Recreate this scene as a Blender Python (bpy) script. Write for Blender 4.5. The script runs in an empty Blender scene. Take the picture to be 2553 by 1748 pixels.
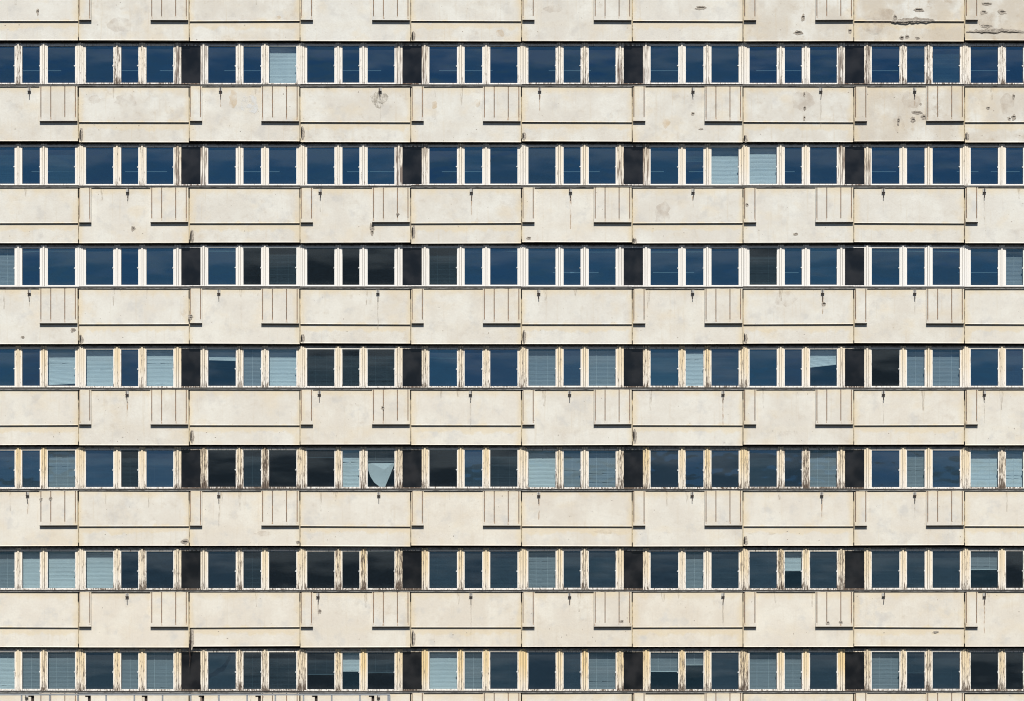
import bpy, math, random
from mathutils import Vector
R = math.radians
rnd = random.Random(7)
C = bpy.context.scene.collection
S = bpy.context.scene

# ------------------------------------------------------------------ camera, sky, sun, exposure
PXM = 76.2                    # photo pixels per metre on the facade plane (y = 0)
Z0 = 6.5                      # height of the bottom edge of the picture above the ground
CAMZ, CAMD = 3.0, 120.0
def X(px): return (px - 1276.5) / PXM
def Z(py): return Z0 + (1748 - py) / PXM

cam = bpy.data.cameras.new('camera'); co = bpy.data.objects.new('camera', cam); C.objects.link(co)
co.location = (0, -CAMD, CAMZ); co.rotation_euler = (R(90), 0, 0)
cam.sensor_width = 36; cam.lens = 36 * CAMD / (2553 / PXM)
cam.shift_y = (Z(874) - CAMZ) / (2553 / PXM)
cam.clip_start = 1; cam.clip_end = 6000
S.camera = co

SUN_EL, SUN_AZ = 47.0, 2.5     # azimuth off the facade normal, towards +x (right)
sd = bpy.data.lights.new('sun', 'SUN'); sd.energy = 5.0; sd.angle = R(0.5); sd.color = (1.0, 0.98, 0.92)
so = bpy.data.objects.new('sun', sd); C.objects.link(so)
e, a = R(SUN_EL), R(SUN_AZ)
dirv = Vector((math.sin(a) * math.cos(e), -math.cos(a) * math.cos(e), math.sin(e)))   # towards the sun
so.rotation_euler = dirv.to_track_quat('Z', 'Y').to_euler()
so.location = (20, -40, 60)

W = bpy.data.worlds.new('World'); S.world = W; W.use_nodes = True
wn = W.node_tree.nodes; wl = W.node_tree.links; wn.clear()
sky = wn.new('ShaderNodeTexSky'); sky.sky_type = 'NISHITA'; sky.sun_disc = False
sky.sun_elevation = e; sky.sun_rotation = math.atan2(dirv.x, dirv.y)
sky.air_density = 1.0; sky.dust_density = 0.2; sky.ozone_density = 3.0; sky.altitude = 800
bg = wn.new('ShaderNodeBackground'); bg.inputs['Strength'].default_value = 0.058
wo = wn.new('ShaderNodeOutputWorld')
tc = wn.new('ShaderNodeTexCoord'); mp = wn.new('ShaderNodeMapping'); mp.inputs['Scale'].default_value = (4, 4, 26)
nz = wn.new('ShaderNodeTexNoise'); nz.inputs['Scale'].default_value = 2.2; nz.inputs['Detail'].default_value = 5
cr = wn.new('ShaderNodeValToRGB'); cr.color_ramp.elements[0].position = .46; cr.color_ramp.elements[1].position = .72
cr.color_ramp.elements[1].color = (.55, .55, .55, 1)
mx = wn.new('ShaderNodeMixRGB'); mx.inputs[2].default_value = (6.5, 6.8, 7.2, 1)
wl.new(tc.outputs['Generated'], mp.inputs[0]); wl.new(mp.outputs[0], nz.inputs['Vector'])
wl.new(nz.outputs['Fac'], cr.inputs[0]); wl.new(cr.outputs[0], mx.inputs[0]); wl.new(sky.outputs[0], mx.inputs[1])
wl.new(mx.outputs[0], bg.inputs[0]); wl.new(bg.outputs[0], wo.inputs[0])

S.view_settings.view_transform = 'Standard'; S.view_settings.look = 'None'
S.view_settings.exposure = 0.0; S.view_settings.gamma = 1.0
S.cycles.filter_width = 1.05; S.cycles.max_bounces = 6; S.cycles.transparent_max_bounces = 10; S.cycles.diffuse_bounces = 3
S.cycles.caustics_reflective = False; S.cycles.caustics_refractive = False

# ------------------------------------------------------------------ material helpers
class NT:
    def __init__(s, name):
        s.m = bpy.data.materials.new(name); s.m.use_nodes = True
        s.n = s.m.node_tree.nodes; s.l = s.m.node_tree.links
        s.b = s.n['Principled BSDF']; s.out = s.n['Material Output']
    def node(s, t, **k):
        n = s.n.new(t)
        for a, v in k.items(): setattr(n, a, v)
        return n
    def put(s, v, sock):
        if isinstance(v, bpy.types.NodeSocket): s.l.new(v, sock)
        elif v is not None: sock.default_value = v
    def math(s, op, a, b=None, c=None, clamp=False):
        n = s.node('ShaderNodeMath', operation=op, use_clamp=clamp)
        s.put(a, n.inputs[0])
        if b is not None: s.put(b, n.inputs[1])
        if c is not None: s.put(c, n.inputs[2])
        return n.outputs[0]
    def coords(s, scale=(1, 1, 1), offs=None, jitter=True):
        t = s.node('ShaderNodeTexCoord').outputs['Object']
        if jitter:
            oi = s.node('ShaderNodeObjectInfo').outputs['Random']
            v = s.node('ShaderNodeVectorMath', operation='SCALE'); v.inputs[0].default_value = (37, 91, 53); s.l.new(oi, v.inputs['Scale'])
            w = s.node('ShaderNodeVectorMath', operation='ADD'); s.l.new(t, w.inputs[0]); s.l.new(v.outputs[0], w.inputs[1]); t = w.outputs[0]
        m = s.node('ShaderNodeMapping'); m.inputs['Scale'].default_value = scale
        if offs: m.inputs['Location'].default_value = offs
        s.l.new(t, m.inputs[0]); return m.outputs[0]
    def sep(s, axis):
        t = s.node('ShaderNodeTexCoord').outputs['Object']
        q = s.node('ShaderNodeSeparateXYZ'); s.l.new(t, q.inputs[0]); return q.outputs[axis]
    def noise(s, vec, scale, detail=4, rough=.55):
        n = s.node('ShaderNodeTexNoise'); n.inputs['Scale'].default_value = scale
        n.inputs['Detail'].default_value = detail; n.inputs['Roughness'].default_value = rough
        s.l.new(vec, n.inputs['Vector']); return n.outputs['Fac']
    def step(s, v, lo, hi, a=0., b=1.):
        n = s.node('ShaderNodeMapRange', interpolation_type='SMOOTHSTEP'); s.put(v, n.inputs[0])
        s.put(lo, n.inputs[1]); s.put(hi, n.inputs[2]); n.inputs[3].default_value = a; n.inputs[4].default_value = b
        return n.outputs[0]
    def mix(s, f, a, b, mode='MIX'):
        n = s.node('ShaderNodeMixRGB', blend_type=mode)
        s.put(f, n.inputs[0])
        for v, k in ((a, 1), (b, 2)):
            s.put(v if isinstance(v, bpy.types.NodeSocket) else (*v, 1), n.inputs[k])
        return n.outputs[0]
    def attr(s, name):
        n = s.node('ShaderNodeAttribute'); n.attribute_type = 'OBJECT'; n.attribute_name = name; return n.outputs['Fac']
    def bump(s, h, strength=.3, dist=.02):
        n = s.node('ShaderNodeBump'); n.inputs['Strength'].default_value = strength; n.inputs['Distance'].default_value = dist
        s.l.new(h, n.inputs['Height']); return n.outputs[0]
    def done(s, col=None, rough=None, spec=None, normal=None, metal=None):
        if col is not None: s.put(col if isinstance(col, bpy.types.NodeSocket) else (*col, 1), s.b.inputs['Base Color'])
        s.put(rough, s.b.inputs['Roughness'])
        if spec is not None: s.b.inputs['Specular IOR Level'].default_value = spec
        if metal is not None: s.b.inputs['Metallic'].default_value = metal
        if normal is not None: s.l.new(normal, s.b.inputs['Normal'])
        return s.m
M = {}

def m_concrete():
    t = NT('cream_concrete')
    p = t.coords()
    warm = t.attr('warm'); dirt = t.attr('dirt')
    big = t.noise(p, 1.1, 5, .6)
    fine = t.noise(p, 16, 4, .7)
    ca = t.mix(warm, (.715, .70, .65), (.75, .69, .59))
    cb = t.mix(warm, (.665, .64, .59), (.71, .635, .535))
    col = t.mix(t.step(big, .33, .67), ca, cb)
    col = t.mix(t.step(t.noise(t.coords((.7, 1, 1), (5, 3, 9)), 1.3, 4), .52, .72, 0, .60), col, (.705, .615, .48))
    col = t.mix(t.step(t.noise(t.coords((1, 1, 1), (15, 13, 2)), 1.9, 5, .6), .52, .72, 0, .65), col, (.555, .54, .515))
    bl = t.step(t.noise(t.coords((1, 1, 1.2), (11, 2, 4)), 2.6, 6, .68), .53, .78)
    col = t.mix(t.math('MULTIPLY', bl, t.math('MULTIPLY_ADD', dirt, .85, .16), clamp=True), col, (.41, .325, .24))
    col = t.mix(t.math('MULTIPLY', t.step(big, .30, .60), t.math('MULTIPLY', dirt, .62), clamp=True), col, (.50, .42, .32))
    st = t.step(t.noise(t.coords((7, 7, .45)), 1.6, 4, .6), .54, .76)
    col = t.mix(t.math('MULTIPLY', st, t.math('MULTIPLY_ADD', dirt, .35, .26), clamp=True), col, (.58, .49, .37))
    ex = t.math('ABSOLUTE', t.sep(0)); ez = t.sep(2)
    wob = t.math('MULTIPLY', t.math('SUBTRACT', t.noise(t.coords((1, 1, .6)), 3, 4), .5), .45)
    e1 = t.step(t.math('ADD', ex, wob), 1.56, 1.84)
    e2 = t.step(t.math('ADD', ez, wob), .62, .92)
    e3 = t.step(t.math('ABSOLUTE', t.math('ADD', t.math('ADD', ez, wob), .37)), .05, .16, 1., 0.)
    ee = t.math('MULTIPLY', t.math('MAXIMUM', t.math('MAXIMUM', e1, e2), t.math('MULTIPLY', e3, t.attr('band'))), .55)
    col = t.mix(ee, col, (.69, .555, .345))
    col = t.mix(t.step(fine, .3, .7, 0, .16), col, (.50, .46, .41))
    pin = t.step(t.noise(t.coords((1, 1, 1), (21, 7, 3)), 11, 2, .5), .745, .77, 0, .7)
    col = t.mix(pin, col, (.26, .21, .17))
    return t.done(col, .9, .15, t.bump(t.math('ADD', t.math('MULTIPLY', fine, .35), big), .35, .03))

def m_spall():
    t = NT('bare_rough_concrete')
    f = t.noise(t.coords(), 14, 6, .7)
    return t.done(t.mix(t.step(f, .35, .65), (.29, .25, .21), (.50, .44, .37)), .95, .1, t.bump(f, .9, .05))

def m_flat(name, col, rough=.8, spec=.3, amt=.35, sc=12, col2=None, metal=None):
    t = NT(name); f = t.noise(t.coords(), sc, 5, .65)
    c2 = col2 or tuple(c * (1 - amt) for c in col)
    return t.done(t.mix(t.step(f, .35, .68), col, c2), rough, spec, t.bump(f, .25, .01), metal)

def m_paint(name, brown=0.):
    t = NT(name)
    z = t.sep(2)                                   # 0 at the sill, about 1.35 at the head
    yel = t.attr('yellow'); wear = t.attr('wear')
    n1 = t.noise(t.coords((1, 1, .35)), 5, 4)
    yf = t.math('MULTIPLY', yel, t.step(t.math('ADD', z, t.math('MULTIPLY', n1, .9)), .25, 1.5, .30, 1.), clamp=True)
    col = t.mix(yf, (.83, .80, .765), (.78, .59, .32))
    fl = t.noise(t.coords((13, 13, 1.3)), 2.4, 8, .78)
    lowf = t.step(t.math('ADD', z, t.math('MULTIPLY', n1, .35)), .12, .55, 1., 0.)
    thr = t.math('SUBTRACT', .66, t.math('MULTIPLY', wear, t.math('MULTIPLY_ADD', lowf, .09, .132)))
    bare = t.step(fl, thr, t.math('ADD', thr, .025))
    woodc = t.mix(t.step(t.noise(t.coords((30, 30, 3)), 3, 4), .4, .6), (.25, .20, .16), (.50, .42, .33))
    col = t.mix(t.math('MULTIPLY', bare, .80), col, woodc)
    dk = t.step(fl, t.math('ADD', thr, .045), t.math('ADD', thr, .065))
    col = t.mix(t.math('MULTIPLY', dk, .9), col, (.085, .055, .038))
    if brown:
        bf = t.step(t.noise(t.coords((9, 9, 1.0)), 1.6, 4), .42, .62, 0, brown)
        col = t.mix(t.math('MULTIPLY', bf, t.attr('brown')), col, (.10, .05, .03))
    return t.done(col, .75, .25, t.bump(fl, .7, .015))

def m_glass(name, refl, tint, trans, rough=.03):
    t = NT(name); n, l = t.n, t.l; n.remove(t.b)
    p = t.coords((1, 1, 1.5))
    h = t.noise(p, .9, 2, .5)
    bm = t.bump(h, 1.0, .006)
    g = t.node('ShaderNodeBsdfGlossy'); g.inputs['Roughness'].default_value = rough
    g.inputs['Color'].default_value = (*tint, 1); l.new(bm, g.inputs['Normal'])
    tr = t.node('ShaderNodeBsdfTransparent'); tr.inputs['Color'].default_value = (*trans, 1)
    # thin grey diffuse film in large soft clouds, denser towards top and bottom
    df = t.node('ShaderNodeBsdfDiffuse'); df.inputs['Color'].default_value = (.35, .37, .38, 1)
    a1 = t.node('ShaderNodeMixShader'); a1.inputs[0].default_value = refl; l.new(tr.outputs[0], a1.inputs[1]); l.new(g.outputs[0], a1.inputs[2])
    z = t.sep(2)
    film = t.math('MULTIPLY', t.step(t.math('ADD', t.math('MULTIPLY', z, .42), t.noise(t.coords((.45, 1, 1.9), (3, 8, 1)), 1.2, 3, .5)), .40, .78), .055)
    low = t.step(t.math('ADD', z, t.math('MULTIPLY', t.noise(t.coords((1, 1, 1), (1, 1, 7)), 3, 4), .25)), -.60, -.28, .030, 0.)
    a2 = t.node('ShaderNodeMixShader'); l.new(t.math('ADD', film, low), a2.inputs[0]); l.new(a1.outputs[0], a2.inputs[1]); l.new(df.outputs[0], a2.inputs[2])
    l.new(a2.outputs[0], t.out.inputs[0])
    return t.m

def m_dark_panel():
    t = NT('dark_glass_panel')
    f = t.noise(t.coords((1.3, 1, 1.3)), 1.5, 2, .45)
    col = t.mix(t.step(f, .32, .72), (.003, .0035, .005), (.020, .019, .020))  # lighter clouds put a smeared reflection into the colour
    sc = t.step(t.noise(t.coords((14, 14, 5)), 3, 5, .8), .78, .82, 0, .5)
    col = t.mix(sc, col, (.25, .25, .25))
    return t.done(col, .15, .5, t.bump(t.noise(t.coords(), .9, 2), .5, .02))

def m_stain(name, col, strength, sc=(14, 14, 2.2), lo=.40, hi=.68):
    t = NT(name); n, l = t.n, t.l
    f = t.step(t.noise(t.coords(sc), 2.0, 4, .6), lo, hi)
    tr = t.node('ShaderNodeBsdfTransparent'); ms = t.node('ShaderNodeMixShader')
    l.new(t.math('MULTIPLY', f, strength), ms.inputs[0]); l.new(tr.outputs[0], ms.inputs[1]); l.new(t.b.outputs[0], ms.inputs[2])
    l.new(ms.outputs[0], t.out.inputs[0])
    return t.done(col, .95, .1)

def m_blind(name, col):
    t = NT(name)
    f = t.noise(t.coords((1, 1, 2)), 1.8, 3, .5)
    g = t.noise(t.coords((.6, 1, 24)), 1.6, 2, .5)
    c = t.mix(t.step(f, .35, .7, 0, .15), col, tuple(q * .72 for q in col))
    c = t.mix(t.step(g, .50, .66, 0, .12), c, tuple(q * .62 for q in col))
    return t.done(c, .55, .3)

M['concrete'] = m_concrete()
M['spall'] = m_spall()
M['crack_shade'] = m_flat('dark_crack_and_shade', (.035, .030, .026), .95, .1)  # cracks and gaps, also the painted shade strips on the panels
M['slot'] = m_flat('rusty_joint_filler', (.19, .155, .125), .95, .1, sc=9, col2=(.33, .22, .15))
M['seal'] = m_flat('old_sealant', (.58, .48, .32), .9, .2, sc=4, col2=(.14, .11, .08))
M['black'] = m_flat('shade_and_joint_black', (.012, .011, .010), .95, .1)  # painted shade under the spandrels, and black joint pieces
M['paint'] = m_paint('flaking_window_paint')
M['paint_b'] = m_paint('flaking_window_paint_brown', .95)
M['head'] = m_flat('grey_weathered_head_paint', (.36, .345, .32), .85, .2, sc=7, col2=(.17, .155, .14))
M['ledge'] = m_flat('weathered_grey_sill', (.115, .108, .10), .8, .3, sc=9, col2=(.05, .047, .044))
M['lip'] = m_flat('sill_edge_zinc', (.36, .35, .33), .7, .4, sc=4, col2=(.07, .065, .06))
M['glass'] = m_glass('blue_window_glass', .23, (.23, .48, .70), (.58, .70, .72))
M['glass_slate'] = m_glass('slate_reflection_glass', .20, (.31, .52, .76), (.56, .64, .66))  # tint carries the slate reflection of the lower rows
M['glass_dark'] = m_glass('plain_window_glass', .10, (.5, .7, .9), (.60, .70, .74))
M['glass_clear'] = m_glass('pale_window_glass', .12, (.28, .52, .70), (.82, .885, .91))
M['dark'] = m_dark_panel()
M['L'] = m_blind('pale_blind', (.88, .87, .84)); M['M'] = m_blind('grey_blind', (.34, .345, .35))
M['T'] = m_blind('dim_blind', (.15, .17, .19)); M['K'] = m_blind('charcoal_blind', (.10, .10, .11))
M['white'] = m_flat('white_fitting', (.75, .75, .73), .5, .5)
M['rust'] = m_stain('rust_stain', (.42, .22, .08), .55)
M['drip'] = m_stain('grey_drip_stain', (.42, .35, .27), .34)
M['ochre'] = m_stain('ochre_undercoat_stain', (.70, .50, .28), .38, (2, 2, 1.5), .30, .75)
M['wash'] = m_stain('whitewash_touch_up', (.80, .80, .79), .65, (3, 3, 3), .40, .62)
M['grime'] = m_stain('brown_grime_stain', (.42, .31, .23), .26, (1.6, 1.6, 1.2), .34, .80)
M['scuff'] = m_stain('grey_scuff_stain', (.38, .34, .28), .55, (5, 5, 4), .40, .66)
M['plate'] = m_flat('grey_bracket_plate', (.52, .50, .46), .7, .4)
M['iron'] = m_flat('black_iron', (.030, .026, .024), .8, .3, col2=(.07, .04, .03))
M['steel'] = m_flat('galvanised_steel', (.33, .345, .36), .5, .5, sc=4, amt=.2, metal=.3)
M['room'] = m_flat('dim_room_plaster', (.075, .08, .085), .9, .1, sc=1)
M['plinth'] = m_flat('base_render', (.42, .40, .36), .9, .2, sc=2, amt=.2)
M['asphalt'] = m_flat('asphalt', (.055, .055, .056), .9, .3, sc=1.2, amt=.3)
M['hill'] = m_flat('wooded_hill', (.19, .215, .22), .95, .1, sc=.01, col2=(.22, .25, .255))
M['bark'] = m_flat('bark', (.06, .05, .04), .9, .1)
M['leaf'] = m_flat('leaf_green', (.045, .075, .03), .7, .3, sc=.8, col2=(.08, .10, .04))
lm = NT('lamp_tube'); lm.b.inputs['Emission Color'].default_value = (.75, .9, 1, 1); lm.b.inputs['Emission Strength'].default_value = .30
M['tube'] = lm.done((.7, .75, .8), .5)

# ------------------------------------------------------------------ mesh helpers
class MB:
    def __init__(s): s.v = []; s.f = []; s.mi = []
    def poly(s, pts, mi=0):
        i = len(s.v); s.v += [tuple(p) for p in pts]; s.f.append(tuple(range(i, i + len(pts)))); s.mi.append(mi)
    def box(s, x0, x1, y0, y1, z0, z1, mi=0):
        i = len(s.v)
        s.v += [(x, y, z) for z in (z0, z1) for y in (y0, y1) for x in (x0, x1)]
        for q in ((0, 2, 3, 1), (4, 5, 7, 6), (0, 1, 5, 4), (2, 6, 7, 3), (0, 4, 6, 2), (1, 3, 7, 5)):
            s.f.append(tuple(i + k for k in q)); s.mi.append(mi)
    def prism(s, prof, x0, x1, mi=0, jag=None):
        """profile of (y, z) points extruded along x"""
        i = len(s.v); n = len(prof)
        s.v += [(x0, y, z) for y, z in prof] + [(x1, y, z) for y, z in prof]
        for k in range(n):
            q = (k + 1) % n; s.f.append((i + k, i + q, i + n + q, i + n + k)); s.mi.append(mi)
        s.f.append(tuple(i + k for k in reversed(range(n)))); s.mi.append(mi)
        s.f.append(tuple(i + n + k for k in range(n))); s.mi.append(mi)
    def rod(s, a, b, r, n=8, mi=0):
        a = Vector(a); b = Vector(b); d = (b - a).normalized()
        u = d.orthogonal().normalized(); w = d.cross(u); i = len(s.v)
        for p in (a, b):
            for k in range(n):
                t = 2 * math.pi * k / n; s.v.append(tuple(p + u * (r * math.cos(t)) + w * (r * math.sin(t))))
        for k in range(n):
            q = (k + 1) % n; s.f.append((i + k, i + q, i + n + q, i + n + k)); s.mi.append(mi)
        s.f.append(tuple(i + k for k in reversed(range(n)))); s.f.append(tuple(i + n + k for k in range(n))); s.mi += [mi, mi]
    def blob(s, cx, cz, w, h, y, th, mi, n=14, rough=.28, rg=rnd):
        """ragged raised patch facing the camera"""
        ring = []
        for k in range(n):
            t = 2 * math.pi * k / n; q = 1 + rg.uniform(-rough, rough)
            ring.append((cx + w / 2 * q * math.cos(t), cz + h / 2 * q * math.sin(t)))
        i = len(s.v)
        s.v += [(x, y - th, z) for x, z in ring] + [(x, y + .004, z) for x, z in ring] + [(cx, y - th - .004, cz)]
        for k in range(n):
            q = (k + 1) % n
            s.f.append((i + k, i + q, i + 2 * n)); s.mi.append(mi)
            s.f.append((i + n + k, i + n + q, i + q, i + k)); s.mi.append(mi)
    def mesh(s, name, mats, org=(0, 0, 0)):
        me = bpy.data.meshes.new(name)
        me.from_pydata([(x - org[0], y - org[1], z - org[2]) for x, y, z in s.v], [], s.f)
        for m in mats: me.materials.append(m)
        if len(mats) > 1: me.polygons.foreach_set('material_index', s.mi)
        me.update(); return me
    def build(s, name, mats, parent=None, org=(0, 0, 0), **props):
        if not isinstance(mats, (list, tuple)): mats = [mats]
        return place(name, s.mesh(name, mats, org), org, parent, **props)

def wpos(o):
    p = Vector(o.location)
    while o.parent: o = o.parent; p += o.location
    return p
def place(name, me, loc, parent=None, **props):
    o = bpy.data.objects.new(name, me); C.objects.link(o)
    if parent is not None:
        o.parent = parent; o.location = Vector(loc) - wpos(parent)
    else: o.location = loc
    for k, v in props.items(): o[k] = v
    return o
def empty(name, loc, **props):
    o = bpy.data.objects.new(name, None); C.objects.link(o); o.location = loc; o.empty_display_size = .3
    for k, v in props.items(): o[k] = v
    return o
px = 1 / PXM

# ------------------------------------------------------------------ ground and the view opposite (seen in the glass)
g = MB(); g.box(-2500, 2500, -2500, 2500, -.5, 0); g.build('ground', M['asphalt'], kind='structure')
h = MB(); N = 90; hr = random.Random(3)
prev = None
for i in range(N + 1):
    x = -2300 + 4600 * i / N
    top = 212 + 14 * math.sin(i * .09 + 1) + 6 * math.sin(i * .31) + hr.uniform(-2, 2)
    cur = [(x, -1300, 0), (x, -1650 + hr.uniform(-30, 30), top * .55), (x, -2000, top), (x, -2400, 0)]
    if prev:
        for k in range(3): h.poly([prev[k], cur[k], cur[k + 1], prev[k + 1]])
    prev = cur
h.build('hill', M['hill'], kind='structure')

# ------------------------------------------------------------------ the office block
B = empty('office_building', (0, 0, 0), category='building',
          label='weathered concrete panel office block with ribbon windows and flaking cream frames')
JO, PITCH = 195.7, 276.15
YB, FLOOR = 101.2, 251.9
KS = range(-1, 9)
def J(k): return JO + PITCH * k
def yb(r): return YB + FLOOR * r           # pixel row of the lower edge of spandrel r (r = 0 is the topmost, cut by the frame)

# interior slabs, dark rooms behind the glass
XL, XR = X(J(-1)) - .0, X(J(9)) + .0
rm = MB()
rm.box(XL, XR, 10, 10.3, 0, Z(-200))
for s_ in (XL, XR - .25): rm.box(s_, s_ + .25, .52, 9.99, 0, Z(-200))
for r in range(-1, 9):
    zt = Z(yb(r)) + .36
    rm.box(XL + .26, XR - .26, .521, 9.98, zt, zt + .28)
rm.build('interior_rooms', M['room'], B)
for r in (0, 1, 2):
    s_ = (Z(yb(r) + 55) - CAMZ) / CAMD
    zt = Z(yb(r)) + .33
    d = (zt - Z(yb(r) + 14 + 59)) / s_
    for k in KS:
        if (r == 2 and k in (-1, 0, 1, 2, 3, 7)): continue
        sp = ((.30, 1.75),) if (k + r) % 3 else ((.25, 1.0), (1.3, 2.3))
        for a0, a1 in sp:
            t = MB(); x0 = X(J(k)) + a0 + rnd.uniform(.3, 1.0); t.rod((x0, d, zt - .04), (x0 + a1 - a0, d, zt - .04), .014, 6)
            t.build('ceiling_lamp', M['tube'], B, (x0, d, zt))

# ---- spandrel panels
HOOKS = {1: [67, 501, 863, 1225, 1573, 1863, 2076], 2: [290, 727, 1070, 1295, 1573, 2005, 2234],
         3: [67, 497, 858, 1223, 1572, 1867, 2076], 4: [289, 725, 1068, 1293, 1641, 2005, 2234],
         5: [63, 497, 860, 1223, 1571, 1865, 2076], 6: [289, 722, 1069, 1293, 1641, 2005, 2234],
         7: [67, 944]}
DS = 1.0985
# spalled spots: (x, y, w, h) in photo pixels
SP = [(2290, 25, 28, 12), (2232, 44, 11, 15), (2460, 10, 24, 9), (2452, 31, 16, 11), (2498, 31, 21, 13),
      (2459, 66, 24, 10), (2248, 94, 11, 11), (2262, 92, 11, 10), (2288, 95, 11, 8), (2119, 78, 9, 13), (2527, 241, 8, 14),
      (2464, 269, 11, 7), (2285, 281, 28, 9), (2303, 292, 14, 16), (2276, 299, 12, 14), (2240, 300, 8, 12),
      (2527, 293, 11, 16), (1747, 20, 28, 9), (2002, 44, 10, 18), (1990, 82, 24, 12), (1991, 80, 12, 8), (94, 30, 7, 18),
      (2005, 236, 6, 12), (2006, 270, 7, 12), (2005, 295, 6, 14), (2239, 306, 6, 18), (1727, 284, 9, 8),
      (1748, 322, 12, 4), (332, 570, 11, 12), (928, 567, 11, 24), (928, 580, 9, 18), (992, 536, 8, 7), (1319, 594, 12, 8), (1983, 584, 12, 7),
      (2054, 758, 11, 12), (57, 841, 9, 6), (182, 824, 14, 10), (476, 790, 12, 10), (476, 794, 9, 12), (797, 1524, 8, 12),
      (2063, 1554, 10, 9), (2096, 1552, 10, 9), (954, 1018, 9, 10), (1862, 512, 7, 9), (2333, 1576, 16, 6), (2400, 690, 8, 6),
      (2516, 296, 8, 10), (2295, 200 + 60, 6, 6), (1550, 1550, 9, 8), (461, 1351, 20, 13), (743, 1352, 10, 9), (103, 1246, 8, 9), (127, 1244, 9, 10)]
PATCH = [(582, 250, 22, 52, 6), (622, 262, 46, 54, 7), (1083, 262, 14, 22, 6), (1190, 258, 14, 22, 6), (1247, 82, 22, 20, 6),
         (693, 44, 16, 10, 6), (315, 250, 60, 34, 8), (235, 248, 30, 24, 8), (946, 246, 44, 34, 9), (945, 262, 26, 18, 9), (1660, 305, 20, 30, 6),
         (300, 62, 60, 40, 8), (1380, 22, 50, 20, 8), (460, 1560, 14, 20, 6), (458, 780, 12, 22, 6), (1250, 715, 40, 40, 8), (1650, 470 + 60, 40, 60, 8),
         (1960, 745, 60, 40, 8), (2200, 40, 60, 50, 8), (2180, 62, 50, 40, 8), (2470, 50, 60, 50, 8), (2400, 30, 40, 40, 8), (2270, 250, 50, 46, 8), (2340, 235, 50, 30, 8),
         (2000, 250, 60, 50, 8), (2240, 310, 30, 40, 8), (2512, 260, 40, 60, 8), (33, 468, 22, 8, 9), (108, 468, 20, 8, 9), (812, 221, 30, 8, 9), (285, 468, 24, 8, 9),
         (1510, 1325, 60, 12, 8), (1245, 1285, 16, 16, 6), (2120, 1575, 40, 14, 8), (1750, 1480, 40, 12, 8), (1900, 1330, 70, 10, 8), (660, 1330, 50, 14, 8)]
CRACKS = [(2222, 56, 2330, 52, 6), (2408, 83, 2553, 79, 4)]
# broken lower corners at panel joints, with mortar or an open gap: (joint x, y centre, height)
CORN = [(1026, 90, 22), (200, 336, 32), (752, 331, 30), (1304, 340, 18), (1856, 345, 18), (2406, 340, 20), (474, 588, 30), (1028, 578, 34),
        (1579, 600, 14), (200, 845, 22), (751, 845, 22), (1303, 840, 32), (1856, 843, 24), (474, 1089, 34), (1580, 1089, 36),
        (1856, 1348, 22), (1028, 1592, 40), (474, 1590, 56)]
DIRT = {0: {6: .7, 7: 1.0, 8: 1.0, 4: .3, 3: .3, 0: .35, 1: .4}, 1: {7: .8, 8: .7, 6: .45, 5: .3, 0: .4, 2: .35}}

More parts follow.
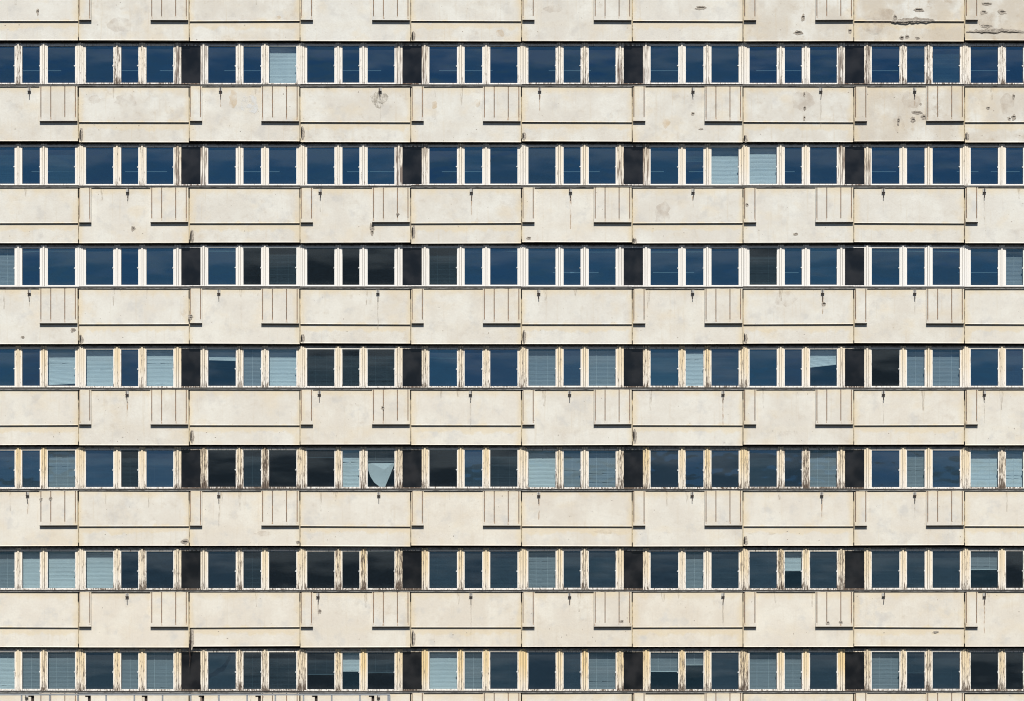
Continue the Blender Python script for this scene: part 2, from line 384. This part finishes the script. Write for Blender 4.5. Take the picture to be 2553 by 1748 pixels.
def panel(r, k):
    x0, x1 = X(J(k)) + .016, X(J(k + 1)) - .016
    zt = Z(yb(r - 1) + 116 + rnd.uniform(-.5, .5)); zb = Z(yb(r) + rnd.uniform(-1.5, 1.5))
    zg = Z(yb(r - 1) + 203.5)
    cx, cz = (x0 + x1) / 2, Z((yb(r - 1) + 116 + yb(r)) / 2)
    typeA = (k + r) % 2 == 1
    m = MB(); df = rnd.uniform(-.006, .006)
    fronts = []
    def face_y(z): return df + (.044 if typeA and z < zg else 0)
    if typeA:
        m.prism([(df, zt), (df, zg + .022), (df - .010, zg), (df + .044, zg - .001), (df + .044, zb + .026), (df + .031, zb),
                 (df + .055, zb - .002), (.40, zb - .002), (.40, zt)], x0, x1)
        m.box(x0 + .001, x1 - .001, df + .010, df + .043, zg - .024, zg - .003, 3)  # dark strip painting the shade under the groove step
    else:
        m.prism([(df, zt), (df, zb + .026), (df - .013, zb), (df + .01, zb - .002), (.40, zb - .002), (.40, zt)], x0, x1)
        for (a0, a1, slots) in ((2, 32.5, (3.6, 29)), (180, 274, (183.4, 208, 243, 269.4))):
            bx0, bx1 = X(J(k) + a0), min(X(J(k) + a1), x1 - .002)
            zbb = Z(yb(r - 1) + 202); zs = Z(yb(r - 1) + 193)
            d0 = df - .10
            m.box(bx0, bx1, d0, df - .002, zbb, zs)                                 # lower closing strip
            m.box(bx0, bx1, d0 + .012, df - .0025, zbb - .026, zbb - .001, 3)  # dark strip painting the shade beneath the box
            m.box(bx0 + .012, bx1 - .012, d0 + .03, df - .003, zs + .001, zt - .012, 2)     # rusty back of the slots
            e = bx0 - .001
            for sp in list(slots) + [None]:
                if sp is None: q0 = q1 = bx1
                else: q0, q1 = X(J(k) + sp - 1.25), X(J(k) + sp + 1.25)
                if q0 - e > .012: m.box(e, q0, d0, df - .004, zs + .0005, zt - .002)
                e = q1
                if sp is not None and rnd.random() < .75:
                    w = rnd.uniform(.02, .035); xm = (q0 + q1) / 2; l_ = rnd.uniform(.05, .1)
                    m.poly([(xm - w, d0 - .0025, zs - l_), (xm + w, d0 - .0025, zs - l_), (xm + w * .6, d0 - .0025, zs - .002), (xm - w * .6, d0 - .0025, zs - .002)], 4)
    lo_px, hi_px = J(k), J(k + 1)
    t_px, b_px = yb(r - 1) + 116, yb(r)
    rg = random.Random(r * 31 + k)
    for (sx, sy, w, h_) in SP:
        if lo_px + 4 < sx < hi_px - 4 and t_px < sy < b_px:
            z = Z(sy); on_box = (not typeA) and ((sx - lo_px < 33) or (180 < sx - lo_px < 275)) and sy < t_px + 86
            y = df - .10 if on_box else face_y(z)
            m.blob(X(sx), z, w * px, h_ * px, y, .006, 1, rg=rg)
            m.blob(X(sx) + .01, z + h_ * px * .12, w * px * .6, h_ * px * .16, y - .009, .006, 3, n=9, rg=rg)
    for (sx, sy, w, h_, mi) in PATCH:
        if lo_px + w / 2 + 2 < sx < hi_px - w / 2 - 2 and t_px + 2 < sy - h_ / 2 + 4 and sy + h_ / 2 < b_px:
            n_ = 16; cx_, cz_ = X(sx), Z(sy); y = face_y(cz_) - .0028 - mi * .0002
            if cz_ + h_ * px / 2 > zg > cz_ - h_ * px / 2: y = df - .0028
            ring = [(cx_ + w * px / 2 * math.cos(q * .3927) * rg.uniform(.75, 1.2), y, cz_ + h_ * px / 2 * math.sin(q * .3927) * rg.uniform(.75, 1.15)) for q in range(n_)]
            m.poly(list(reversed(ring)) if False else ring, mi)
    for (ax, ay, bx_, by, th) in CRACKS:
        if ax >= lo_px - 5 and bx_ <= hi_px + 160 and t_px < ay < b_px and lo_px - 5 < ax < hi_px:
            n_ = int((bx_ - ax) / 5); prev = None; wk = 0
            for i in range(n_ + 1):
                t = i / n_; qx = min(ax + (bx_ - ax) * t, hi_px - 2); env = math.sin(math.pi * min(1, max(0, t * .96 + .02))) ** .5
                wk = wk * .7 + rg.uniform(-1.5, 1.5); qy = ay + (by - ay) * t + wk
                up = (th + 2 + abs(wk) * 1.6 + rg.uniform(0, 3)) * env; dn = rg.uniform(1, 3) * env; cu = rg.uniform(.6, 2.2) * env
                y = face_y(Z(qy)) if th < 5 else df
                cur = [(X(qx), Z(qy - up)), (X(qx), Z(qy + dn)), (X(qx), Z(qy - cu)), (X(qx), Z(qy + cu * .6))]
                if prev:
                    m.poly([(prev[1][0], y - .004, prev[1][1]), (cur[1][0], y - .004, cur[1][1]), (cur[0][0], y - .004, cur[0][1]), (prev[0][0], y - .004, prev[0][1])], 1)
                    m.poly([(prev[3][0], y - .008, prev[3][1]), (cur[3][0], y - .008, cur[3][1]), (cur[2][0], y - .008, cur[2][1]), (prev[2][0], y - .008, prev[2][1])], 3)
                prev = cur
    for (jx, jy, hh) in CORN:
        if lo_px - 2 < jx < lo_px + 8 and t_px < jy < b_px:
            y = face_y(Z(jy)); xx = x0 + 4.0 * px
            m.blob(xx + 1.5 * px, Z(jy), 10 * px, hh * px, y, .010, 1, n=12, rough=.22, rg=rg)
            m.blob(xx - 1.4 * px, Z(jy - 1), 3.6 * px, hh * px * .9, y - .014, .004, 3, n=10, rg=rg)
    # small random damage and grey drips everywhere
    for _ in range(rg.choice((0, 1, 1, 2))):
        m.blob(rg.uniform(x0 + .5, x1 - 1.4), rg.uniform(zb + .2, zg - .1), rg.uniform(.02, .05), rg.uniform(.02, .04), face_y(zb + .3), .003, 1, n=8, rg=rg)
    for _ in range(rg.choice((0, 0, 1, 1, 2))):
        xm = rg.uniform(x0 + .5, x1 - 1.3); w = rg.uniform(.03, .08); l_ = rg.uniform(.2, .7)
        m.poly([(xm - w * .4, df - .003, zt - l_), (xm + w * .4, df - .003, zt - l_), (xm + w, df - .003, zt - .002), (xm - w, df - .003, zt - .002)], 5)
    for hx in HOOKS.get(r, []):
        hx = hx * DS if r != 7 else hx
        if lo_px < hx < hi_px and rg.random() < .7:
            xm = X(hx); w = .03; l_ = rg.uniform(.25, 1.1); zz = zt - .26
            m.poly([(xm - w * .5, df - .0035, zz - l_), (xm + w * .5, df - .0035, zz - l_), (xm + w, df - .0035, zz), (xm - w, df - .0035, zz)], 4 if rg.random() < .5 else 5)
    sk = rg.uniform(-.0045, .0045)
    m.v = [(x, y, z + sk * (x - cx)) for x, y, z in m.v]
    o = m.build('facade_panel', [M['concrete'], M['spall'], M['slot'], M['crack_shade'], M['rust'], M['drip'], M['ochre'], M['wash'], M['grime'], M['scuff']], B, (cx, 0, cz),
                band=.85 if typeA else .1, dirt=DIRT.get(r, {}).get(k, rnd.uniform(.05, .28)), warm=(.12, .15, .28, .35, .45, .6, .75, .85)[r] + rnd.uniform(-.12, .12))
    return o

for r in range(0, 8):
    for k in KS: panel(r, k)
# backing wall behind the panel joints and sealant strips in the joints
jb = MB()
for r in range(0, 8):
    zt, zb = Z(yb(r - 1) + 114), Z(yb(r) - 1)
    jb.box(XL, XR, .402, .515, zb, zt)
jb.build('backing_wall', M['crack_shade'], B)
for r in range(0, 8):
    for k in range(0, 9):
        zt, zb = Z(yb(r - 1) + 138), Z(yb(r) - 8)
        s_ = MB(); x = X(J(k)); s_.box(x - .009, x + .0155, .020, .07, zb, zt)
        s_.box(x - .022, x + .014, -.022, .069, zt + .002, zt + rnd.uniform(.24, .28), 1); s_.box(x - .014, x + .012, -.016, .069, zb - .09, zb - .002, 1)
        s_.build('joint_seal', [M['seal'], M['black']], B, (x, .05, zb))

# ---- hooks / bracket stubs under the sills
for r, hs in HOOKS.items():
    for hx in hs:
        hx = hx * DS if r != 7 else hx
        x, zt = X(hx), Z(yb(r - 1) + 117.5)
        lean = rnd.choice((-.035, 0, 0, .03))
        m = MB(); m.box(x - .055, x + .05, -.05, -.008, zt - .15, zt - .012, 0)
        m.rod((x + lean, -.085, zt), (x, -.075, zt - .31), .012, 6, 1)
        m.rod((x - .06, -.07, zt - .125), (x + .05, -.07, zt - .125), .010, 6, 1)
        m.build('bracket', [M['plate'], M['iron']], B, (x, 0, zt))

# ---- windows
# one code per pane: C clear, D dark, T dim blind, K charcoal blind, M grey blind, L pale blind, P(tone, left, right) part lowered,
ROWS = [
 ['C','C','C', 'C','C','C', 'C','C',('L',1,1,.24), 'C','C','C', 'C','C','C', 'C','C','C', 'C','C','C', 'C','C','C', 'C','C','T', 'C','C','C'],
 ['T','C','T', 'C','C','C', 'C','C','C', 'C','C','C', 'C','C','C', 'C','C','C', 'C',('T',.35,.35),'L', 'L','C','C', 'C','C','C', 'C','C','C'],
 ['M','C','C', 'C','C','C', 'C','D','K', 'D','D','D', 'K','H','C', 'C','C','C', 'C','C','C', 'K','C','C', 'C','C','C', 'C','M','C'],
 ['C','C',('L',.94,.90), 'L','C','L', ('L',.26,.28),'M','L', 'K','K','K', ('T',.20,.22),'C','C', 'M','T','M', 'T','W','T', 'C','C',('L',.46,.38), 'D','M','M', 'C','T','C'],
 ['T','T','M', 'T','K','T', 'D','K','D', ('K',.17,.17),'L','X', 'D','T','K', 'L','M','M', 'C','C','C', 'T','C','M', 'C','M','T', 'L','L','L'],
 ['M','L','L', 'L','C','C', 'C','K','D', 'D','D','D', 'T','C','T', 'M','T','T', 'C','M','T', 'T',('L',.50,.50),'T', 'T','T','T', ('M',.48,.47),'D','D'],
 ['L','M','M', 'T','M','M', 'Y','K','K', ('K',.58,.58),('L',.49,.49),('K',.53,.53), 'L','M','T', 'C','T','M', ('M',.50,.50),('M',.32,.32),'T', 'M','M','T', 'M',('T',.55,.55),'T', 'D','D','D'],
]
YELLOW = [.30, .42, .14, .62, .68, .70, .85]
WEAR = [.85, .50, .05, .80, 1.02, 1.0, .95]
PL = ((46, 115), (134, 178), (198, 266))       # right of a dark panel
PR = ((17, 85), (105, 147.5), (168, 235))      # right of a thick post
FY, GY = .170, .205                            # frame face, glass plane

def post_mesh(w, heavy):
    """vertical post with separate stepped ribs and dark gaps between them; origin at the foot centre"""
    m = MB(); H = (110 - 5) * px
    hw = w / 2
    m.box(-hw, hw, .045, .16, 0, H, 1)
    if heavy: ribs = ((-1, -.66, .0, 0), (-.60, -.20, -.028, .012), (-.14, .14, -.045, 0), (.20, .60, -.028, .012), (.66, 1, .0, 0))
    else: ribs = ((-1, -.45, -.006, 0), (-.33, .22, -.04, .012), (.34, 1, -.006, 0))
    for a_, b_, y_, dz_ in ribs: m.box(hw * a_, hw * b_, y_, .046, -dz_, H - .004 - dz_)
    return m.mesh('mullion', [M['paint'], M['crack_shade']])
MEP = {}
def post(w, heavy, brown):
    key = (round(w, 3), heavy, brown)
    if key not in MEP:
        me = post_mesh(w, heavy)
        if brown: me.materials[0] = M['paint_b']
        MEP[key] = me
    return MEP[key]

def blind(par, x0, x1, zt, zb, tone, fl, fr, y, seed, gap=0.):
    rg = random.Random(seed); H = zt - zb; m = MB()
    pitch = .042; n = max(1, int(H * max(fl, fr) / pitch)); sag = rg.uniform(-.006, .006)
    skew = rg.uniform(-.008, .008)
    for i in range(n):
        t = (i + .5) / n
        zl = zt - H * fl * t; zr = zt - H * fr * t
        if zl < zb + .01 and zr < zb + .01: break
        ww = pitch * .47; a_ = rg.uniform(.98, 1.12) * ww
        j = rg.uniform(-.0015, .0015); tilt = .0022 + rg.uniform(-.002, .002)
        if rg.random() < .03: j += rg.choice((-.014, .012))
        xm = (x0 + x1) / 2; zm = (zl + zr) / 2 + sag
        for (xa, za, xb, zb_) in ((x0, zl, xm, zm), (xm, zm, x1, zr)):
            m.poly([(xa, y - tilt, za - a_ + j), (xb, y - tilt, zb_ - a_ + skew * .5), (xb, y + tilt, zb_ + a_ + skew * .5), (xa, y + tilt, za + a_ + j)])
    m.box(x0, x1, y - .018, y + .018, zt - .005, zt + .03)
    if max(fl, fr) < .98:
        m.prism([(y - .016, -.030), (y + .012, -.030), (y + .012, -.004), (y - .016, -.004)], 0, 1, 1)
        i = len(m.v) - 8
        for q in range(8):
            X_, Y_, Zz = m.v[i + q]; f = fl if X_ == 0 else fr
            m.v[i + q] = (x0 if X_ == 0 else x1, Y_, zt - H * f + Zz)
    for f in ((.28, .72) if x1 - x0 > .7 else (.5,)):
        xc = x0 + (x1 - x0) * f; zz = zt - H * (fl + (fr - fl) * f)
        m.box(xc - .003, xc + .003, y - .024, y - .021, max(zz, zb + .01), zt, 1)
    return m.build('blind', [M[tone], M['M' if tone in 'TK' else 'L']], par, ((x0 + x1) / 2, y, zb))

GB = {}
def pane_mesh(w, h_):
    key = (round(w, 3), round(h_, 3))
    if key not in GB:
        m = MB(); m.box(-w / 2, w / 2, -.003, .003, -h_ / 2, h_ / 2); GB[key] = m.mesh('pane', [M['glass']])
    return GB[key]

def window(r, k):
    typL = k % 2 == 1
    panes = PL if typL else PR
    s_ = (Z(yb(r) + 60) - CAMZ) / CAMD
    dz = s_ * FY + rnd.uniform(-.008, .008)
    base = yb(r)
    zt, zb = Z(base + 13.5) + dz, Z(base + 105.5) + dz          # glass top and bottom
    z1, z0 = Z(base + 3.2), Z(base + 110) + dz
    jx = J(k)
    lx, rx = (X(jx + 36.5), X(jx + 276.1)) if typL else (X(jx + .05), X(jx + 245))
    cx = (lx + rx) / 2
    yl, wr = YELLOW[r] * rnd.uniform(.75, 1.2), WEAR[r] * rnd.uniform(.7, 1.25)
    m = MB()
    # head: three stacked bars stepping back
    m.box(lx, rx, FY - .002, FY + .15, Z(base + 8) + dz, z1, 1)
    m.box(lx, rx, FY + .018, FY + .15, Z(base + 9.4) + dz, Z(base + 8) + dz - .001, 1)
    m.box(lx, rx, FY + .004, FY + .15, Z(base + 12.2) + dz, Z(base + 9.4) + dz - .001, 0)
    m.box(lx, rx, FY - .004, FY + .15, z0 - .01, Z(base + 107.6) + dz, 0)
    m.box(lx, rx, .13, FY + .15, z1 + .001, Z(base - 1), 2)  # black strip standing in for the shade under the spandrel
    for (a0, a1) in panes:                     # casement rails and stiles round each pane
        x0, x1 = X(jx + a0), X(jx + a1); q = 2.8 * px
        m.box(x0 - q, x1 + q, FY + .006, FY + .10, zt, Z(base + 12.2) + dz - .001)
        m.box(x0 - q, x1 + q, FY + .002, FY + .10, Z(base + 107.6) + dz + .001, zb)
        m.box(x0 - q, x0, FY + .004, FY + .10, zb + .0005, zt - .0005)
        m.box(x1, x1 + q, FY + .004, FY + .10, zb + .0005, zt - .0005)
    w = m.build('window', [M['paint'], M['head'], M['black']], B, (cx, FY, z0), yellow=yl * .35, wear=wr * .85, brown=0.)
    # mullions
    cuts = [(panes[0][1], panes[1][0]), (panes[1][1], panes[2][0])]
    cuts = ([(27, panes[0][0])] if typL else []) + cuts + ([(panes[2][1], PITCH + 17)] if typL else [(panes[2][1], PITCH - 21)])
    for (a0, a1) in cuts:
        wide = (a1 - a0) > 23
        nb = (typL and a0 == 27) or (not typL and a0 == panes[2][1])
        wd = (a1 - a0 - 5.8 + (2.8 if nb else 0)) * px
        mid = (a0 + a1) / 2 + (0 if not nb else (-1.4 if typL else 1.4))
        br = nb
        place('mullion', post(wd, wide, br), (X(jx + mid), FY, z0 - .002), w,
              yellow=yl * rnd.uniform(.8, 1.2), wear=wr * rnd.uniform(.75, 1.3), brown=(.9 if r < 2 else .12) * rnd.uniform(.4, 1.0))
    # sill: sloping weathered ledge with a thin pale edge
    sl, sr = X(jx) + .002, X(jx + PITCH) - .002
    dl, dr = rnd.uniform(-.010, .010), rnd.uniform(-.010, .010)
    m = MB(); z_a, z_b = z0 - .011, Z(base + 115.2)
    prof = [(FY + .1, z_a), (FY - .012, z_a), (-.028, z_b + .024), (-.036, z_b + .020), (-.036, z_b), (-.020, z_b - .001), (FY + .1, z_b - .001)]
    m.prism(prof, sl, sr)
    m.box(sl, sr, -.040, -.0365, z_b + .004, z_b + .018, 1)
    for i, v in enumerate(m.v):
        if v[1] < 0: m.v[i] = (v[0], v[1], v[2] + (dl if v[0] < cx else dr))
    m.box(sl, sr, FY - .10, FY - .013, z_a - .005, z_a + .008, 0)
    m.build('sill', [M['ledge'], M['lip']], w, (cx, 0, z_b))
    # panes, blinds, latches
    codes = ROWS[r][3 * (k + 1):3 * (k + 1) + 3]
    for i, (a0, a1) in enumerate(panes):
        c = codes[i]; x0, x1 = X(jx + a0), X(jx + a1)
        tone = c if isinstance(c, str) else c[0]
        p = place('pane', pane_mesh(x1 - x0 + .01, zt - zb + .01), ((x0 + x1) / 2, GY + .02, (zt + zb) / 2), w)
        tx = rnd.gauss(0, .55 if r < 3 else .2)
        if k == 6 and r == 1 and i == 0: tx = .1
        if tone in 'DKX': tx = math.degrees((s_ + rnd.uniform(.05, .10)) / 2)
        gm = {'D': 'glass_dark', 'K': 'glass_dark', 'X': 'glass_clear', 'L': 'glass_clear', 'W': 'glass_clear', 'M': 'glass_clear'}.get(tone)
        p.rotation_euler = (R(tx), 0, R(rnd.gauss(0, .35)))
        if gm is None and (r >= 4 or (r == 3 and (k * 3 + i) % 3)): gm = 'glass_slate'
        if gm:
            p.material_slots[0].link = 'OBJECT'; p.material_slots[0].material = M[gm]
        yb_ = .36
        if isinstance(c, tuple): blind(w, x0 + .01, x1 - .01, zt - .0, zb, tone, c[1], c[2], yb_, r * 1000 + k * 10 + i)
        elif tone in 'LMTK': blind(w, x0 + .01, x1 - .01, zt, zb, tone, 1, 1, yb_, r * 1000 + k * 10 + i)
        elif tone == 'W': blind(w, x0 + .01, x1 - .01, zt, zb, 'L', 1, 1, .26, r * 1000 + k * 10 + i)
        elif tone == 'H': blind(w, x0 + .01, x1 - .01, zt, zb, 'T', .08, .08, yb_, 5)
        elif r == 2 and tone == 'C': blind(w, x0 + .01, x1 - .01, zt, zb, 'M', rnd.uniform(.05, .08), rnd.uniform(.05, .08), .27, r * 1000 + k * 10 + i)
        elif tone == 'Y':                       # added dim sheet with a diagonal gap, imitating a reflection
            Hh = zt - zb; Wd = x1 - x0; m = MB()
            for pts in (((0, 0), (.78, 0), (.70, .16), (.58, .30), (.46, .40), (.30, .45), (.16, .55), (0, .58)),
                        ((1, 0), (1, .99), (0, .99), (0, .74), (.14, .66), (.30, .62), (.42, .54), (.56, .52), (.66, .38), (.80, .18), (.90, 0))):
                i0 = len(m.v); n_ = len(pts)
                m.v += [(x0 + Wd * u, .29, zt - Hh * v) for u, v in pts] + [(x0 + Wd * u, .294, zt - Hh * v) for u, v in pts]
                m.f.append(tuple(range(i0, i0 + n_))); m.f.append(tuple(reversed(range(i0 + n_, i0 + 2 * n_)))); m.mi += [0, 0]
            m.build('reflection_sheet', [M['T']], w, (x0, .29, zb), label='added dim sheet imitating a diagonal reflection in the pane')
        elif tone == 'X':                       # collapsed blind hanging in a fan
            m = MB(); Hh = zt - zb; Wd = x1 - x0
            bl = blind(w, x0 + .01, x1 - .01, zt, zb, 'K', .28, .28, .36, 77)
            pts = [(0, .30), (1, .30), (.97, .40), (.82, .68), (.645, .985), (.44, .985), (.24, .87), (.09, .70), (.02, .54)]
            P3 = [(x0 + Wd * u, .40 - .04 * math.sin(u * 3), zt - Hh * v) for u, v in pts]
            c0 = (x0 + Wd * .62, .33, zt - Hh * .52)
            for q in range(len(P3)): m.poly([P3[q], P3[(q + 1) % len(P3)], c0], 0)
            m.build('fallen_blind', [M['L']], w, c0, label='torn pale blind hanging in a fan shape')
        lt = MB(); zh = zb + (zt - zb) * .46
        lt.box(x1 - .022, x1 + .012, GY - .045, GY - .005, zh - .02, zh + .025)
        if (k + i) % 2: lt.box(x1 - .04, x1 - .02, GY - .04, GY - .02, zh - .005, zh + .012)
        lt.build('latch', M['white'], w, (x1, GY, zh))
    return w

def dark_panel(r, k):
    """opaque dark glass between the windows at joint k"""
    s_ = (Z(yb(r) + 60) - CAMZ) / CAMD; dz = s_ * FY; base = yb(r); jx = J(k)
    x0, x1 = X(jx - 21), X(jx + 27)
    l0, l1 = X(J(k - 1) + 245) + .001, X(jx + 36.5) - .001
    m = MB()
    m.box(x0 - .03, x1 + .03, GY + .005, GY + .03, Z(base + 107) + dz, Z(base + 13) + dz)
    o = m.build('dark_panel', M['dark'], B, ((x0 + x1) / 2, GY, Z(base + 105) + dz))
    o.rotation_euler = (0, 0, 0)
    f = MB()
    f.box(l0, l1, .131, FY + .15, Z(base + 3.2), Z(base - 1), 2)  # black strip continuing the painted shade under the spandrel
    f.box(l0, l1, FY + .01, FY + .15, Z(base + 10) + dz, Z(base + 3.2) - .001, 1)
    for q in (l0, l1 - .02): f.box(q, q + .02, FY + .1, FY + .149, Z(base + 107) + dz, Z(base + 9) + dz)
    f.box(l0, l1, FY + .004, FY + .03, Z(base + 13.0) + dz, Z(base + 10) + dz - .001, 0)
    f.box(l0, l1, FY - .002, FY + .15, Z(base + 110) + dz - .01, Z(base + 106.3) + dz, 0)
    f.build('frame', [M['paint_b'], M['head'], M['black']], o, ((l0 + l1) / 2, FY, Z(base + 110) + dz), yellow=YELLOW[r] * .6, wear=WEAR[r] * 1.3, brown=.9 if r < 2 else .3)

for r in range(7):
    for k in KS: window(r, k)
    for k in (1, 3, 5, 7): dark_panel(r, k)

m = MB(); xc = X(473.5)
for q in range(6):
    m.rod((xc + .006 * math.sin(q * 2), -.03, Z(1596 + q * 11)), (xc + .006 * math.sin(q * 2 + 2), -.03, Z(1607.5 + q * 11)), .018 - .0015 * q, 6)
m.build('hanging_cable', [M['iron']], B, (xc, -.03, Z(1596)))
# ---- plain base below the panels and parapet above them
m = MB(); zb8 = Z(yb(7)) - .02
m.box(XL, XR, .02, .5, 0, zb8); m.build('base_wall', M['plinth'], B)
m = MB(); m.box(XL, XR, .02, .5, Z(yb(-1) + 114), Z(-200) + .3); m.build('upper_wall', M['concrete'], B, (0, 0, Z(-100)))
m = MB(); m.box(XL - .05, XR + .05, -.05, 10.4, Z(-200) + .31, Z(-200) + .6); m.build('roof', M['plinth'], B)

# ------------------------------------------------------------------ low annex roof and its railing, whose top just enters the frame
RY = -1.3; rs = (CAMD + RY) / CAMD
def XR_(p_): return X(p_) * rs
def ZR_(p_): return CAMZ + (Z(p_) - CAMZ) * rs
A_ = empty('annex_building', (XR_(480), -1.0, 0), category='annex', label='low flat roofed annex against the foot of the office block')
m = MB(); ztop = ZR_(1730) - 1.05
m.box(XR_(-120), XR_(985), -1.7, -.02, 0, ztop - .2); m.build('wall', M['plinth'], A_, (XR_(480), -1, 0))
m = MB(); m.box(XR_(-125), XR_(990), -1.8, -.01, ztop - .199, ztop); m.build('roof', M['steel'], A_, (XR_(480), -1, ztop))
RL = empty('railing', (XR_(480), RY, ztop), category='railing', label='grey steel guard railing crossing the lower left edge in front of the facade')
m = MB(); m.box(XR_(-110), XR_(972), RY - .03, RY + .03, ZR_(1734), ZR_(1729.5)); m.build('top_rail', M['steel'], RL, (XR_(480), RY, ZR_(1734)))
for i in range(-2, 14):
    x = XR_(53.8 + 70.3 * i)
    m = MB(); m.box(x - .025, x + .025, RY - .022, RY + .022, ztop, ZR_(1734) - .001); m.build('post', M['steel'], RL, (x, RY, ztop))
m = MB(); m.box(XR_(969.5), XR_(973.5), RY - .022, RY + .022, ztop, ZR_(1734) - .001); m.build('post', M['steel'], RL, (XR_(971), RY, ztop))
for i in range(-1, 7):
    x = XR_(80.5 + 141.5 * i)
    m = MB(); m.box(x - .045, x + .045, RY + .06, RY + .11, ztop, ZR_(1735)); m.box(x - .13, x + .045, RY + .04, RY + .115, ZR_(1737.5), ZR_(1734.3))
    m.build('stay', M['iron'], RL, (x, RY, ztop))
